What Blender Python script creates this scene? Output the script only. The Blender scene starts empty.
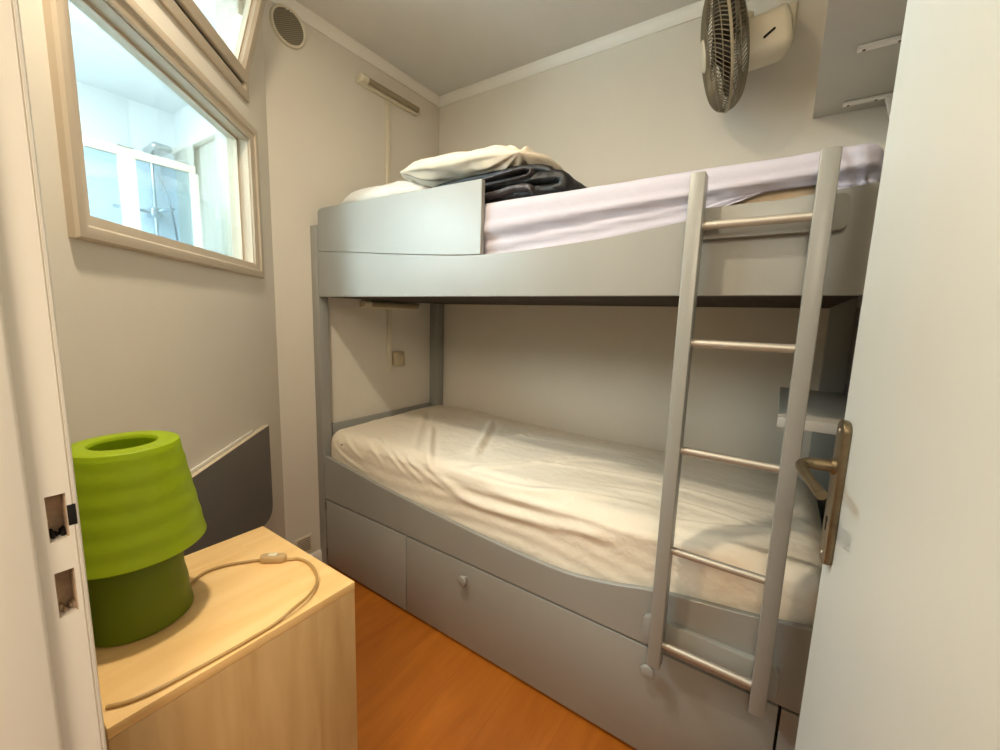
import bpy, bmesh, math, random
import numpy as np
from mathutils import Matrix, Vector, noise
random.seed(4)
SC = bpy.context.scene
COL = SC.collection
PI = math.pi

# ------------------------------------------------------------------ colours and materials
def lin(c):
    f = lambda v: v / 12.92 if v <= .04045 else ((v + .055) / 1.055) ** 2.4
    return tuple(f(v / 255) for v in c) + (1,)

def mat(name, rgb, rough=.6, metal=0, var=.06, vscale=6, bump=.0, bscale=80, spec=.4, stretch=(1, 1, 1)):
    m = bpy.data.materials.new(name); m.use_nodes = True
    nt = m.node_tree; n = nt.nodes; l = nt.links
    b = n['Principled BSDF']
    b.inputs['Roughness'].default_value = rough; b.inputs['Metallic'].default_value = metal
    b.inputs['Specular IOR Level'].default_value = spec
    tc = n.new('ShaderNodeTexCoord'); mp = n.new('ShaderNodeMapping'); mp.inputs['Scale'].default_value = stretch
    l.new(tc.outputs['Object'], mp.inputs['Vector'])
    no = n.new('ShaderNodeTexNoise'); no.inputs['Scale'].default_value = vscale; no.inputs['Detail'].default_value = 4
    l.new(mp.outputs['Vector'], no.inputs['Vector'])
    rp = n.new('ShaderNodeValToRGB')
    c = lin(rgb)
    rp.color_ramp.elements[0].position = .3; rp.color_ramp.elements[1].position = .7
    rp.color_ramp.elements[0].color = tuple(v * (1 - var) for v in c[:3]) + (1,)
    rp.color_ramp.elements[1].color = tuple(min(1, v * (1 + var)) for v in c[:3]) + (1,)
    l.new(no.outputs['Fac'], rp.inputs['Fac']); l.new(rp.outputs['Color'], b.inputs['Base Color'])
    if bump:
        n2 = n.new('ShaderNodeTexNoise'); n2.inputs['Scale'].default_value = bscale; n2.inputs['Detail'].default_value = 3
        l.new(mp.outputs['Vector'], n2.inputs['Vector'])
        bp = n.new('ShaderNodeBump'); bp.inputs['Strength'].default_value = bump; bp.inputs['Distance'].default_value = .01
        l.new(n2.outputs['Fac'], bp.inputs['Height']); l.new(bp.outputs['Normal'], b.inputs['Normal'])
    return m

def wood(name, light, dark, seam, board_w, board_l, axis, grain=(1, 14, 14), rough=.45, mortar=0.0, contrast=1.0):
    """boards: axis 'x','y','z' = grain direction; brick texture gives staves"""
    m = bpy.data.materials.new(name); m.use_nodes = True
    nt = m.node_tree; n = nt.nodes; l = nt.links; b = n['Principled BSDF']
    b.inputs['Roughness'].default_value = rough
    tc = n.new('ShaderNodeTexCoord'); sp = n.new('ShaderNodeSeparateXYZ'); l.new(tc.outputs['Object'], sp.inputs[0])
    cb = n.new('ShaderNodeCombineXYZ')
    order = {'x': ('X', 'Y', 'Z'), 'y': ('Y', 'X', 'Z'), 'z': ('Z', 'Y', 'X')}[axis]
    for i, k in enumerate(order): l.new(sp.outputs[k], cb.inputs[i])
    if axis == 'z':
        ad = n.new('ShaderNodeMath'); ad.operation = 'ADD'
        l.new(sp.outputs['X'], ad.inputs[0]); l.new(sp.outputs['Y'], ad.inputs[1]); l.new(ad.outputs[0], cb.inputs[1])
    br = n.new('ShaderNodeTexBrick')
    br.inputs['Scale'].default_value = 1; br.inputs['Brick Width'].default_value = board_l; br.inputs['Row Height'].default_value = board_w
    br.inputs['Mortar Size'].default_value = mortar; br.inputs['Mortar Smooth'].default_value = .2
    br.inputs['Color1'].default_value = (0, 0, 0, 1); br.inputs['Color2'].default_value = (1, 1, 1, 1); br.inputs['Mortar'].default_value = (.5, .5, .5, 1)
    br.offset = .37
    l.new(cb.outputs[0], br.inputs['Vector'])
    mp = n.new('ShaderNodeMapping'); mp.inputs['Scale'].default_value = grain
    l.new(cb.outputs[0], mp.inputs['Vector'])
    # shift the grain per board
    ms = n.new('ShaderNodeVectorMath'); ms.operation = 'MULTIPLY_ADD'; ms.inputs[1].default_value = (7, 3, 5)
    l.new(br.outputs['Color'], ms.inputs[0]); l.new(mp.outputs['Vector'], ms.inputs[2])
    no = n.new('ShaderNodeTexNoise'); no.inputs['Scale'].default_value = 2.2; no.inputs['Detail'].default_value = 7; no.inputs['Distortion'].default_value = .8
    l.new(ms.outputs[0], no.inputs['Vector'])
    mx = n.new('ShaderNodeMath'); mx.operation = 'MULTIPLY_ADD'; mx.inputs[1].default_value = .22; 
    l.new(br.outputs['Color'], mx.inputs[0]); l.new(no.outputs['Fac'], mx.inputs[2])
    rp = n.new('ShaderNodeValToRGB')
    rp.color_ramp.elements[0].position = .5 - .18 * contrast; rp.color_ramp.elements[0].color = lin(dark)
    rp.color_ramp.elements[1].position = .5 + .28 * contrast; rp.color_ramp.elements[1].color = lin(light)
    l.new(mx.outputs[0], rp.inputs['Fac'])
    mm = n.new('ShaderNodeMix'); mm.data_type = 'RGBA'; mm.inputs[7].default_value = lin(seam)
    l.new(br.outputs['Fac'], mm.inputs[0]); l.new(rp.outputs['Color'], mm.inputs[6])
    l.new(mm.outputs[2], b.inputs['Base Color'])
    bp = n.new('ShaderNodeBump'); bp.inputs['Strength'].default_value = .08; bp.inputs['Distance'].default_value = .004
    l.new(no.outputs['Fac'], bp.inputs['Height']); l.new(bp.outputs['Normal'], b.inputs['Normal'])
    return m

def glass_mat(name, tint=(255, 255, 255), refl=1.0):
    m = bpy.data.materials.new(name); m.use_nodes = True
    nt = m.node_tree; n = nt.nodes; l = nt.links
    n.remove(n['Principled BSDF'])
    tr = n.new('ShaderNodeBsdfTransparent'); tr.inputs[0].default_value = lin(tint)
    gl = n.new('ShaderNodeBsdfGlossy'); gl.inputs['Roughness'].default_value = .03
    fr = n.new('ShaderNodeFresnel'); fr.inputs['IOR'].default_value = 1.3
    mu = n.new('ShaderNodeMath'); mu.operation = 'MULTIPLY'; mu.inputs[1].default_value = refl
    mx = n.new('ShaderNodeMixShader')
    l.new(fr.outputs[0], mu.inputs[0]); l.new(mu.outputs[0], mx.inputs[0]); l.new(tr.outputs[0], mx.inputs[1]); l.new(gl.outputs[0], mx.inputs[2])
    l.new(mx.outputs[0], n['Material Output'].inputs[0])
    return m

def translucent_mat(name, rgb, amount, rough=.5, var=.03):
    m = mat(name, rgb, rough, var=var)
    n = m.node_tree.nodes; l = m.node_tree.links
    t = n.new('ShaderNodeBsdfTranslucent'); t.inputs[0].default_value = lin(rgb)
    x = n.new('ShaderNodeMixShader'); x.inputs[0].default_value = amount
    l.new(n['Principled BSDF'].outputs[0], x.inputs[1]); l.new(t.outputs[0], x.inputs[2]); l.new(x.outputs[0], n['Material Output'].inputs[0])
    return m

M = {}
M['wall'] = mat('wall_paint', (222, 214, 199), .8, bump=.05, bscale=220, var=.015)
M['ceil'] = mat('ceiling_paint', (226, 221, 212), .85, bump=.04, bscale=200, var=.02)
M['white'] = mat('white_gloss_paint', (236, 230, 218), .35, var=.012, bump=.03, bscale=60)
M['frame'] = mat('window_frame_paint', (190, 175, 153), .35, var=.02, bump=.04, bscale=70)
M['door'] = mat('door_paint', (229, 233, 228), .4, var=.01, bump=.02, bscale=120)
M['grey'] = mat('grey_bunk_paint', (150, 149, 142), .34, spec=.45, var=.02, bump=.02, bscale=140)
M['greyd'] = mat('dark_grey_paint', (104, 100, 95), .45, var=.03)
M['dark'] = mat('bare_dark_wood', (52, 40, 32), .7, var=.2, vscale=14, stretch=(1, 6, 6))
M['gap'] = mat('carcass_shadow_gap', (46, 40, 34), .8)
M['metal'] = mat('brushed_aluminium', (188, 182, 170), .48, metal=.7, var=.05, vscale=30, stretch=(1, 8, 8))
M['bronze'] = mat('aged_bronze', (124, 110, 86), .38, metal=.85, var=.15, vscale=40)
M['chrome'] = mat('chrome', (200, 205, 208), .12, metal=1, var=.02)
M['sheet'] = mat('cream_sheet', (234, 222, 202), .85, var=.02, bump=.35, bscale=38, spec=.15)
M['sheetw'] = mat('white_sheet', (188, 183, 193), .85, var=.02, bump=.2, bscale=40, spec=.15)
M['core'] = mat('beige_mattress_cover', (216, 194, 164), .85, var=.04, bump=.15, bscale=90)
M['pillow'] = mat('cream_pillow_cotton', (214, 202, 182), .85, var=.02, bump=.3, bscale=30, spec=.15)
M['pillow2'] = mat('white_pillow_cotton', (216, 210, 200), .85, var=.02, bump=.3, bscale=34, spec=.15)
M['navy'] = mat('black_satin_quilt', (9, 8, 9), .5, var=.2, vscale=20, bump=.5, bscale=50, spec=.5)
M['lining'] = mat('grey_satin_lining', (68, 62, 62), .35, var=.12, vscale=22, bump=.4, bscale=60, spec=.6)
M['lamp'] = translucent_mat('green_plastic', (188, 210, 32), .45, .4)
M['lampd'] = translucent_mat('green_plastic_foot', (118, 134, 8), .3, .42)
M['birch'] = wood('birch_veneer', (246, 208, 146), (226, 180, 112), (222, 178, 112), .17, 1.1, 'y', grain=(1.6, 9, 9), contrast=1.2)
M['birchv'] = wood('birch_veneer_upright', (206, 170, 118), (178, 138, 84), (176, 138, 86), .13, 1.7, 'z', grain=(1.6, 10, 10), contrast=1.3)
M['floor'] = wood('laminate_floor', (194, 116, 38), (156, 84, 20), (146, 78, 20), .19, 1.25, 'y', grain=(1.2, 7, 7), rough=.32, mortar=.0005, contrast=1.3)
M['edge'] = mat('pale_edge_band', (222, 206, 180), .4, var=.02)
M['plastic'] = mat('ivory_plastic', (222, 212, 188), .4, var=.015)
M['tube'] = mat('smoky_tube_cover', (150, 136, 108), .3, var=.05)
M['grille'] = mat('vent_mesh_grey', (150, 138, 116), .6, var=.05)
M['slot'] = mat('dark_slot', (84, 74, 58), .8)
M['fangrille'] = mat('dull_fan_wire', (132, 121, 98), .4, metal=.4, var=.1)
M['fanband'] = mat('fan_rim_grey', (160, 148, 122), .4, var=.05)
M['blade'] = mat('fan_blade_smoke', (46, 38, 28), .35, var=.05)
M['cord'] = mat('clear_amber_cord', (176, 140, 82), .3, var=.1, spec=.6)
M['switch'] = translucent_mat('clear_switch_plastic', (222, 196, 150), .4, .25)
M['dirty'] = mat('dusty_mortise_wood', (186, 160, 132), .85, var=.25, vscale=50, bump=.3, bscale=120)
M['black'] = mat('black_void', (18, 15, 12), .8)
M['bath'] = mat('bathroom_white', (236, 240, 240), .7, var=.01)
M['bathf'] = mat('bathroom_tile_floor', (200, 200, 196), .4)
M['cream'] = mat('cream_screen_frame', (222, 212, 190), .4, var=.01)
M['curtain'] = translucent_mat('net_curtain', (220, 220, 208), .35, .8)
M['band'] = mat('pale_grey_edge_band', (206, 206, 202), .4, var=.01)
M['swbox'] = mat('aged_ivory_plastic', (196, 180, 148), .45, var=.02)
M['glass'] = glass_mat('window_glass', (250, 253, 253), .5)
M['sglass'] = glass_mat('shower_glass', (228, 240, 248), .6)
M['shelf'] = mat('grey_shelf_board', (196, 191, 178), .45, var=.02)

# ------------------------------------------------------------------ mesh builder
class MB:
    def __init__(s): s.v = []; s.f = []
    def add(s, vs, fs, T=None):
        o = len(s.v)
        s.v += [tuple(T @ Vector(p)) if T is not None else tuple(p) for p in vs]
        s.f += [tuple(i + o for i in f) for f in fs]
        return s
    def addbm(s, bm, T=None):
        bm.verts.ensure_lookup_table(); bm.verts.index_update()
        s.add([v.co[:] for v in bm.verts], [[v.index for v in f.verts] for f in bm.faces], T); bm.free(); return s
    def box(s, x0, x1, y0, y1, z0, z1, bev=.0015, seg=2, T=None):
        bm = bmesh.new(); bmesh.ops.create_cube(bm, size=1)
        for v in bm.verts:
            v.co = Vector((x0 if v.co.x < 0 else x1, y0 if v.co.y < 0 else y1, z0 if v.co.z < 0 else z1))
        if bev: bmesh.ops.bevel(bm, geom=bm.edges[:], offset=bev, segments=seg, profile=.5, affect='EDGES', clamp_overlap=True)
        bmesh.ops.recalc_face_normals(bm, faces=bm.faces[:])
        return s.addbm(bm, T)
    def prism(s, pts, axis, a, b, bev=0, T=None, seg=2):
        """pts = closed outline in the two other axes, extruded along axis from a to b"""
        bm = bmesh.new()
        def mk(p, h):
            return {'x': (h, p[0], p[1]), 'y': (p[0], h, p[1]), 'z': (p[0], p[1], h)}[axis]
        va = [bm.verts.new(mk(p, a)) for p in pts]; vb = [bm.verts.new(mk(p, b)) for p in pts]
        n = len(pts); bm.faces.new(va); bm.faces.new(vb[::-1])
        for i in range(n): bm.faces.new((va[i], vb[i], vb[(i + 1) % n], va[(i + 1) % n]))
        bmesh.ops.recalc_face_normals(bm, faces=bm.faces[:])
        if bev:
            ed = [e for e in bm.edges if (e.verts[0] in va) == (e.verts[1] in va)]
            bmesh.ops.bevel(bm, geom=ed, offset=bev, segments=seg, profile=.5, affect='EDGES', clamp_overlap=True)
        return s.addbm(bm, T)
    def tube(s, path, r, n=12, cap=True, T=None, closed=False):
        P = [Vector(p) for p in path]; m = len(P)
        rr = r if isinstance(r, (list, tuple)) else [r] * m
        vs = []; up = None
        for i in range(m):
            if closed: d = (P[(i + 1) % m] - P[i - 1]).normalized()
            else: d = (P[min(i + 1, m - 1)] - P[max(i - 1, 0)]).normalized()
            if up is None:
                up = Vector((0, 0, 1)) if abs(d.z) < .9 else Vector((1, 0, 0))
            up = (up - d * up.dot(d)).normalized(); sd = d.cross(up)
            for k in range(n):
                a = 2 * PI * k / n; vs.append(P[i] + (up * math.cos(a) + sd * math.sin(a)) * rr[i])
        fs = []
        for i in range(m if closed else m - 1):
            j = (i + 1) % m
            for k in range(n): fs.append((i * n + k, i * n + (k + 1) % n, j * n + (k + 1) % n, j * n + k))
        if cap and not closed: fs.append(tuple(range(n))[::-1]); fs.append(tuple((m - 1) * n + k for k in range(n)))
        return s.add(vs, fs, T)
    def lathe(s, prof, n=48, T=None, closed=False):
        """prof of (r,z), turned about z"""
        vs = []; fs = []
        for r, z in prof:
            for k in range(n):
                a = 2 * PI * k / n; vs.append((r * math.cos(a), r * math.sin(a), z))
        m = len(prof)
        for i in range(m if closed else m - 1):
            j = (i + 1) % m
            for k in range(n): fs.append((i * n + k, i * n + (k + 1) % n, j * n + (k + 1) % n, j * n + k))
        if not closed:
            if prof[0][0] > 1e-5: fs.append(tuple(range(n))[::-1])
            if prof[-1][0] > 1e-5: fs.append(tuple((m - 1) * n + k for k in range(n)))
        return s.add(vs, fs, T)
    def grid(s, A, T=None, cu=False):
        nu, nv = A.shape[:2]
        vs = [tuple(p) for p in A.reshape(-1, 3)]; fs = []
        for i in range(nu if cu else nu - 1):
            j = (i + 1) % nu
            for k in range(nv - 1): fs.append((i * nv + k, j * nv + k, j * nv + k + 1, i * nv + k + 1))
        return s.add(vs, fs, T)

def obj(name, mb, m, parent=None, ang=35, smooth=True):
    me = bpy.data.meshes.new(name)
    if smooth != 'grid':
        bm = bmesh.new(); vv = [bm.verts.new(v) for v in mb.v]
        for f in mb.f:
            try: bm.faces.new([vv[i] for i in f])
            except ValueError: pass
        bmesh.ops.remove_doubles(bm, verts=bm.verts[:], dist=1e-6)
        bmesh.ops.recalc_face_normals(bm, faces=bm.faces[:])
        bm.to_mesh(me); bm.free()
    else:
        me.from_pydata(mb.v, [], mb.f)
    me.polygons.foreach_set('use_smooth', [True] * len(me.polygons))
    if smooth is True: me.set_sharp_from_angle(angle=math.radians(ang))
    me.materials.append(M[m] if isinstance(m, str) else m)
    o = bpy.data.objects.new(name, me); COL.objects.link(o)
    if parent is not None:
        o.parent = parent
        o.matrix_parent_inverse = Matrix.Translation(-Vector(parent['base'])) if 'base' in parent else Matrix()
    return o

def tag(o, label, cat, group=None, kind=None):
    o['label'] = label; o['category'] = cat
    if group: o['group'] = group
    if kind: o['kind'] = kind
    return o

def thing(name, loc, label, cat, group=None):
    o = bpy.data.objects.new(name, None); COL.objects.link(o); o.location = loc; o['base'] = tuple(loc); o.empty_display_size = .05
    return tag(o, label, cat, group)

def struct(name, mb, m, label=None, parent=None, **k):
    o = obj(name, mb, m, parent, **k)
    if parent is None: o['kind'] = 'structure'
    if label: o['label'] = label
    return o

def catmull(pts, n=8):
    P = [np.array(p, float) for p in pts]; P = [2 * P[0] - P[1]] + P + [2 * P[-1] - P[-2]]; out = []
    for i in range(1, len(P) - 2):
        for t in np.linspace(0, 1, n, endpoint=False):
            a, b, c, d = P[i - 1:i + 3]
            out.append(.5 * ((2 * b) + (-a + c) * t + (2 * a - 5 * b + 4 * c - d) * t * t + (-a + 3 * b - 3 * c + d) * t ** 3))
    out.append(P[-2]); return out

def interp(knots):
    c = np.array(catmull(knots, 12)); return lambda x: float(np.interp(x, c[:, 0], c[:, 1]))

def rrect(x0, x1, y0, y1, r, n=6):
    out = []
    for cx, cy, a0 in ((x1 - r, y1 - r, 0), (x0 + r, y1 - r, 90), (x0 + r, y0 + r, 180), (x1 - r, y0 + r, 270)):
        for k in range(n + 1):
            a = math.radians(a0 + 90 * k / n); out.append((cx + r * math.cos(a), cy + r * math.sin(a)))
    return out

# ------------------------------------------------------------------ the room
H = 2.45
CAM = Vector((1.7663, -1.8975, 1.2246))
FY = -1.81                       # inner face of the wall with the doorway
XR = 1.985                       # inner face of the right wall
A44 = math.radians(-43.9755)
WD = Vector((math.sin(A44), math.cos(A44), 0))     # along the window wall, away from the door
WN = Vector((-WD.y, WD.x, 0)) * -1                 # into the room
P0 = Vector((0, -.985, 0))
# frame of the window wall: local (s, o, z): s towards the door, o into the room
TW = Matrix(((-WD.x, WN.x, 0, P0.x), (-WD.y, WN.y, 0, P0.y), (0, 0, 1, 0), (0, 0, 0, 1)))
SE = (-.985 - FY) / WD.y         # s where the window wall meets the doorway wall

struct('floor', MB().box(-2.0, 3.4, -4.2, .1, -.05, 0, 0), 'floor')
struct('floor_bathroom', MB().prism([(-1.6, -2.6), (.79, -2.6), (.79, -1.86), (-.06, -1.02), (-.08, -.75), (-1.6, -.75)], 'z', 0, .004), 'bathf')
struct('ceiling_bathroom', MB().prism([(-1.6, -2.6), (.79, -2.6), (.79, -1.86), (-.06, -1.02), (-.08, -.75), (-1.6, -.75)], 'z', H - .006, H), 'bath')
struct('ceiling', MB().box(-2.0, 3.4, -4.2, .1, H, H + .05, 0), 'ceil')
struct('wall_back', MB().box(-.08, 2.1, 0, .08, 0, H, 0), 'wall')
struct('wall_left', MB().prism([(-.08, .0), (0, 0), (0, -.985), (-.06, -1.02), (-.08, -1.0)], 'z', 0, H), 'wall')
struct('wall_right', MB().box(XR, XR + .08, FY, 0, 0, H, 0), 'wall')
# window wall with two openings
s0, s1, z0, z1 = .19, .954, 1.388, 1.822
t0, t1, tz0, tz1 = .215, .99, 1.985, 2.39
wm = MB(); th = -.07
for a, b, c, d in ((-.02, s0, 0, H), (s1, SE + .03, 0, H), (s0, s1, 0, z0), (s0, t0, z1, H), (t0, s1, z1, tz0), (t0, s1, tz1, H)):
    wm.box(a, b, th, 0, c, d, 0, T=TW)
struct('wall_window', wm, 'wall')
# the doorway wall
DX0, DX1, DH = 1.205, 1.935, 2.04
fm = MB()
fm.box(P0.x + SE * .694 - .02, DX0 - .06, FY - .08, FY, 0, H, 0)
fm.box(DX0 - .06, DX1 + .05, FY - .08, FY, DH + .03, H, 0)
fm.box(DX1 + .05, XR + .1, FY - .08, FY, 0, H, 0)
struct('wall_front', fm, 'wall')

# crown mouldings and skirting
def crown(name, T, L):
    p = [(0, H), (0, H - .046), (.006, H - .046), (.009, H - .040), (.016, H - .030), (.022, H - .012), (.022, H)]
    struct(name, MB().prism(p, 'x', 0, L, T=T), 'white')
crown('trim_1', Matrix.Rotation(PI, 4, 'Z') @ Matrix.Translation((-XR, 0, 0)), XR)      # back wall
crown('trim_2', Matrix.Rotation(-PI / 2, 4, 'Z') , .985)                              # left wall
struct('baseboard_left', MB().prism([(0, 0), (.012, 0), (.012, .058), (.006, .068), (0, .068)], 'x', .165, .965, T=Matrix.Rotation(-PI / 2, 4, 'Z')), 'white')

# ------------------------------------------------------------------ window in the slanted wall
wf = MB()
def ring(mb, prof, so0, so1, zo0, zo1, T):
    """mitred frame, prof = (inset from the outer edge, height off the wall)"""
    c = [(so0, zo0), (so1, zo0), (so1, zo1), (so0, zo1)]; dr = [(1, 1), (-1, 1), (-1, -1), (1, -1)]
    vs = []; n = len(prof)
    for (a, b), (da, db) in zip(c, dr):
        for i, h in prof: vs.append((a + da * i, h, b + db * i))
    fs = [(k * n + i, ((k + 1) % 4) * n + i, ((k + 1) % 4) * n + (i + 1) % n, k * n + (i + 1) % n) for k in range(4) for i in range(n)]
    mb.add(vs, fs, T)
mp_ = [(0, 0), (0, .012), (.004, .017), (.014, .019), (.024, .017), (.028, .012), (.038, .010), (.047, .006), (.047, 0)]
ring(wf, mp_, s0 - .046, s1 + .046, z0 - .046, z1 + .046, TW)
# glazing bead and reveal lining
ring(wf, [(0, -.069), (0, -.001), (.004, -.001), (.004, -.034), (.011, -.034), (.011, -.046), (.004, -.046), (.004, -.069)], s0, s1, z0, z1, TW)
w1 = struct('window_1', wf, 'frame', 'cream framed fixed inner window looking into the bright shower room')
obj('window_pane', MB().box(s0 + .004, s1 - .004, -.043, -.039, z0 + .004, z1 - .004, 0, T=TW), 'glass', w1)

# the transom: casing, tilted sash, pane
w2m = MB()
ring(w2m, [(0, 0), (0, .008), (.006, .011), (.03, .011), (.036, .004), (.036, 0)], t0 - .03, t1 + .03, tz0 - .045, tz1 + .04, TW)
w2 = struct('window_2', w2m, 'frame', 'small cream transom sash tilted open above the fixed window')
tilt = Matrix.Translation((0, 0, tz0)) @ Matrix.Rotation(math.radians(-15.5), 4, 'X')
TS = TW @ tilt
w2m2 = MB().box(t0 - .0, t1, -.0695, -.036, tz0, tz0 + .022, .001, T=TW)
obj('rebate', w2m2, 'frame', w2)
sm = MB(); W_, Hs = (t0 - .006, t1 + .006), tz1 - tz0
ring(sm, [(0, -.03), (0, .008), (.003, .011), (.032, .011), (.040, .002), (.040, -.010), (.046, -.010), (.046, -.024), (.036, -.03)], W_[0], W_[1], .0075, Hs, TS)
obj('gap_shadow_strip', MB().box(t0, t1, -.016, -.0005, tz0, tz0 + .0055, .0005, T=TW), 'black', w2)  # black strip standing in for the shadow line below the tilted sash
so = obj('sash', sm, 'frame', w2)
obj('pane', MB().box(W_[0] + .045, W_[1] - .045, -.019, -.015, .05, Hs - .046, 0, T=TS), 'glass', so)
st = MB()
for a in (.5,): st.box(W_[0] + .012, W_[0] + .03, -.05, -.03, .07, .2, .003, T=TS)
obj('stay', st, 'white', w2)

# ------------------------------------------------------------------ bathroom beyond the glass
bm_ = MB()
bm_.box(-1.68, -1.6, -2.6, -.7, 0, H, 0)
bm_.box(-1.6, -1.5, -.75, -.67, 0, H, 0)
bm_.box(-.94, -.06, -.75, -.67, 0, H, 0); bm_.box(-1.5, -.94, -.75, -.67, 2.2, H, 0); bm_.box(-1.5, -.94, -.75, -.67, 0, .9, 0)
bm_.box(-1.68, .86, -2.68, -2.6, 0, H, 0)
bm_.box(.79, .86, -2.6, FY - .02, 0, H, 0)
bm_.box(-1.6, -1.592, -2.6, -.985, 0, H, .002)
struct('wall_bathroom', bm_, 'bath')
# outside window of the bathroom with net curtains
w3 = MB()
for a in (-1.5, -1.235, -.98): w3.box(a, a + .04, -.72, -.69, .9, 2.2, .003)
w3.box(-1.5, -.94, -.72, -.69, .9, .94, .003); w3.box(-1.5, -.94, -.72, -.69, 2.16, 2.2, .003); w3.box(-1.5, -.94, -.72, -.69, 1.62, 1.66, .003)
w3o_ = struct('window_3', w3, 'white', 'white far window of the shower room behind net curtains')
obj('pane', MB().box(-1.49, -.95, -.707, -.703, .92, 2.18, 0), 'glass', w3o_)
hd = MB().box(-1.53, -.9, -.80, -.752, 2.17, 2.215, .006)
tag(obj('curtain_rail', hd, 'white'), 'white curtain rail over the far window seen through the inner window', 'curtain rail')
def curtain(x0, x1, y, zt, zb, amp, waves, tie, name, label):
    nu, nv = 90, 30
    A = np.zeros((nu, nv, 3))
    for i in range(nu):
        u = i / (nu - 1)
        for k in range(nv):
            v = k / (nv - 1)
            pinch = 1 - tie * math.sin(min(1, v * 1.15) * PI / 2) ** 2
            A[i, k] = (x0 + (x1 - x0) * u * pinch if tie >= 0 else x1 - (x1 - x0) * (1 - u) * (1 + tie * math.sin(min(1, v * 1.15) * PI / 2) ** 2),
                       y + amp * math.sin(u * waves * 2 * PI + .4 * math.sin(v * 3)) * (.6 + .4 * v), zt + (zb - zt) * v)
    return tag(obj(name, MB().grid(A), 'curtain', smooth='grid'), label, 'curtain', 'net curtains in the shower room')
curtain(-1.49, -1.2, -.80, 2.17, 1.0, .012, 5, .5, 'curtain', 'sheer white curtain drawn aside beside the shower screen, behind the glass')
curtain(-1.5, -.92, -.765, 2.165, .95, .006, 9, 0, 'curtain', 'flat white net added across the far window to make its gap look bright')  # extra net, added so the window opening looks white
curtain(-.91, -.70, -.80, 2.3, 1.0, .014, 5, 0, 'curtain', 'straight white curtain at the right edge of the inner window')

# shower screen
ss = thing('shower_screen', (-.7, -1.25, 0), 'cream framed glass shower screen seen through the inner window', 'shower screen')
def bar(mb, x, ya, yb, za, zb, t=.024): mb.box(x - t / 2, x + t / 2, ya, yb, za, zb, .003)
m_ = MB(); bar(m_, -.7, -2.05, -.985, 1.872, 1.908); obj('top_rail', m_, 'cream', ss)
for ya, yb in ((-1.01, -.975), (-1.275, -1.215), (-2.06, -2.02)):
    m_ = MB(); bar(m_, -.7, ya, yb, .08, 1.872); obj('post', m_, 'cream', ss)
for ya, yb in ((-1.215, -1.01), (-2.02, -1.275)):
    obj('glass_panel', MB().box(-.703, -.697, ya, yb, .1, 1.872, 0), 'sglass', ss)
m_ = MB(); bar(m_, -.7, -2.05, -.985, .0, .09, .04); obj('sill_rail', m_, 'cream', ss)
for y in (-1.245, -1.03): obj('roller_cap', MB().box(-.716, -.684, y - .03, y + .03, 1.908, 1.914, .002), 'chrome', ss)
# shower fittings on the far wall
sh = thing('shower_fitting', (-1.6, -.0, 0), 'chrome shower riser with head behind the shower screen', 'shower')
sy = -.905
xs = -1.53
obj('riser_rail', MB().tube([(xs, sy, 1.60), (xs, sy, 2.10)], .011, 12), 'chrome', sh)
m_ = MB().tube([(xs, sy, 2.09), (xs + .03, sy, 2.13), (xs + .06, sy, 2.135)], .012, 12)
m_.box(xs + .02, xs + .20, sy - .05, sy + .05, 2.125, 2.165, .018, 4); obj('shower_head', m_, 'chrome', sh)
m_ = MB().tube([(xs, sy - .20, 1.80), (xs, sy, 1.80)], .010, 10); m_.tube([(xs, sy, 1.80), (xs + .22, sy + .02, 1.80)], .011, 10)
m_.box(xs - .07, xs + .03, sy - .03, sy + .03, 1.77, 1.83, .012, 3); obj('mixer_bar', m_, 'chrome', sh)
hose = catmull([(xs, sy, 1.66), (xs + .03, sy + .03, 1.4), (xs + .04, sy + .08, 1.25), (xs + .02, sy + .1, 1.5), (xs + .03, sy + .08, 1.8), (xs + .02, sy + .03, 2.02)], 8)
obj('hose', MB().tube([tuple(p) for p in hose], .006, 8), 'chrome', sh)

# ------------------------------------------------------------------ door frame and door
# jamb with two mortises
jm = MB(); ya, yb = -1.842, FY; x1 = DX0; xb = DX0 - .022
h0, h1 = -1.8325, -1.8185
zz = [0, .9155, .9635, .9955, 1.042, DH]
jm.box(DX0 - .06, xb, -1.842, yb + .0, 0, DH, 0)
jm.box(xb, x1, ya, h0, 0, DH, 0)
for k in (0, 2, 4): jm.box(xb, x1, h0, h1, zz[k], zz[k + 1], 0)
jm.prism([(xb, h1), (x1, h1), (x1, -1.8150), (x1 - .0014, -1.8146), (x1 - .0014, -1.8140), (x1, -1.8136), (x1 - .0006, -1.8115), (x1 - .003, -1.8102), (x1 - .006, -1.81), (xb, -1.81)], 'z', 0, DH)
# stop block
jm.prism([(DX0 - .06, -1.8425), (DX0 + .0085, -1.8425), (DX0 + .0105, -1.8435), (DX0 + .012, -1.846), (DX0 + .012, -1.900), (DX0 - .06, -1.900)], 'z', 0, DH)
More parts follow.
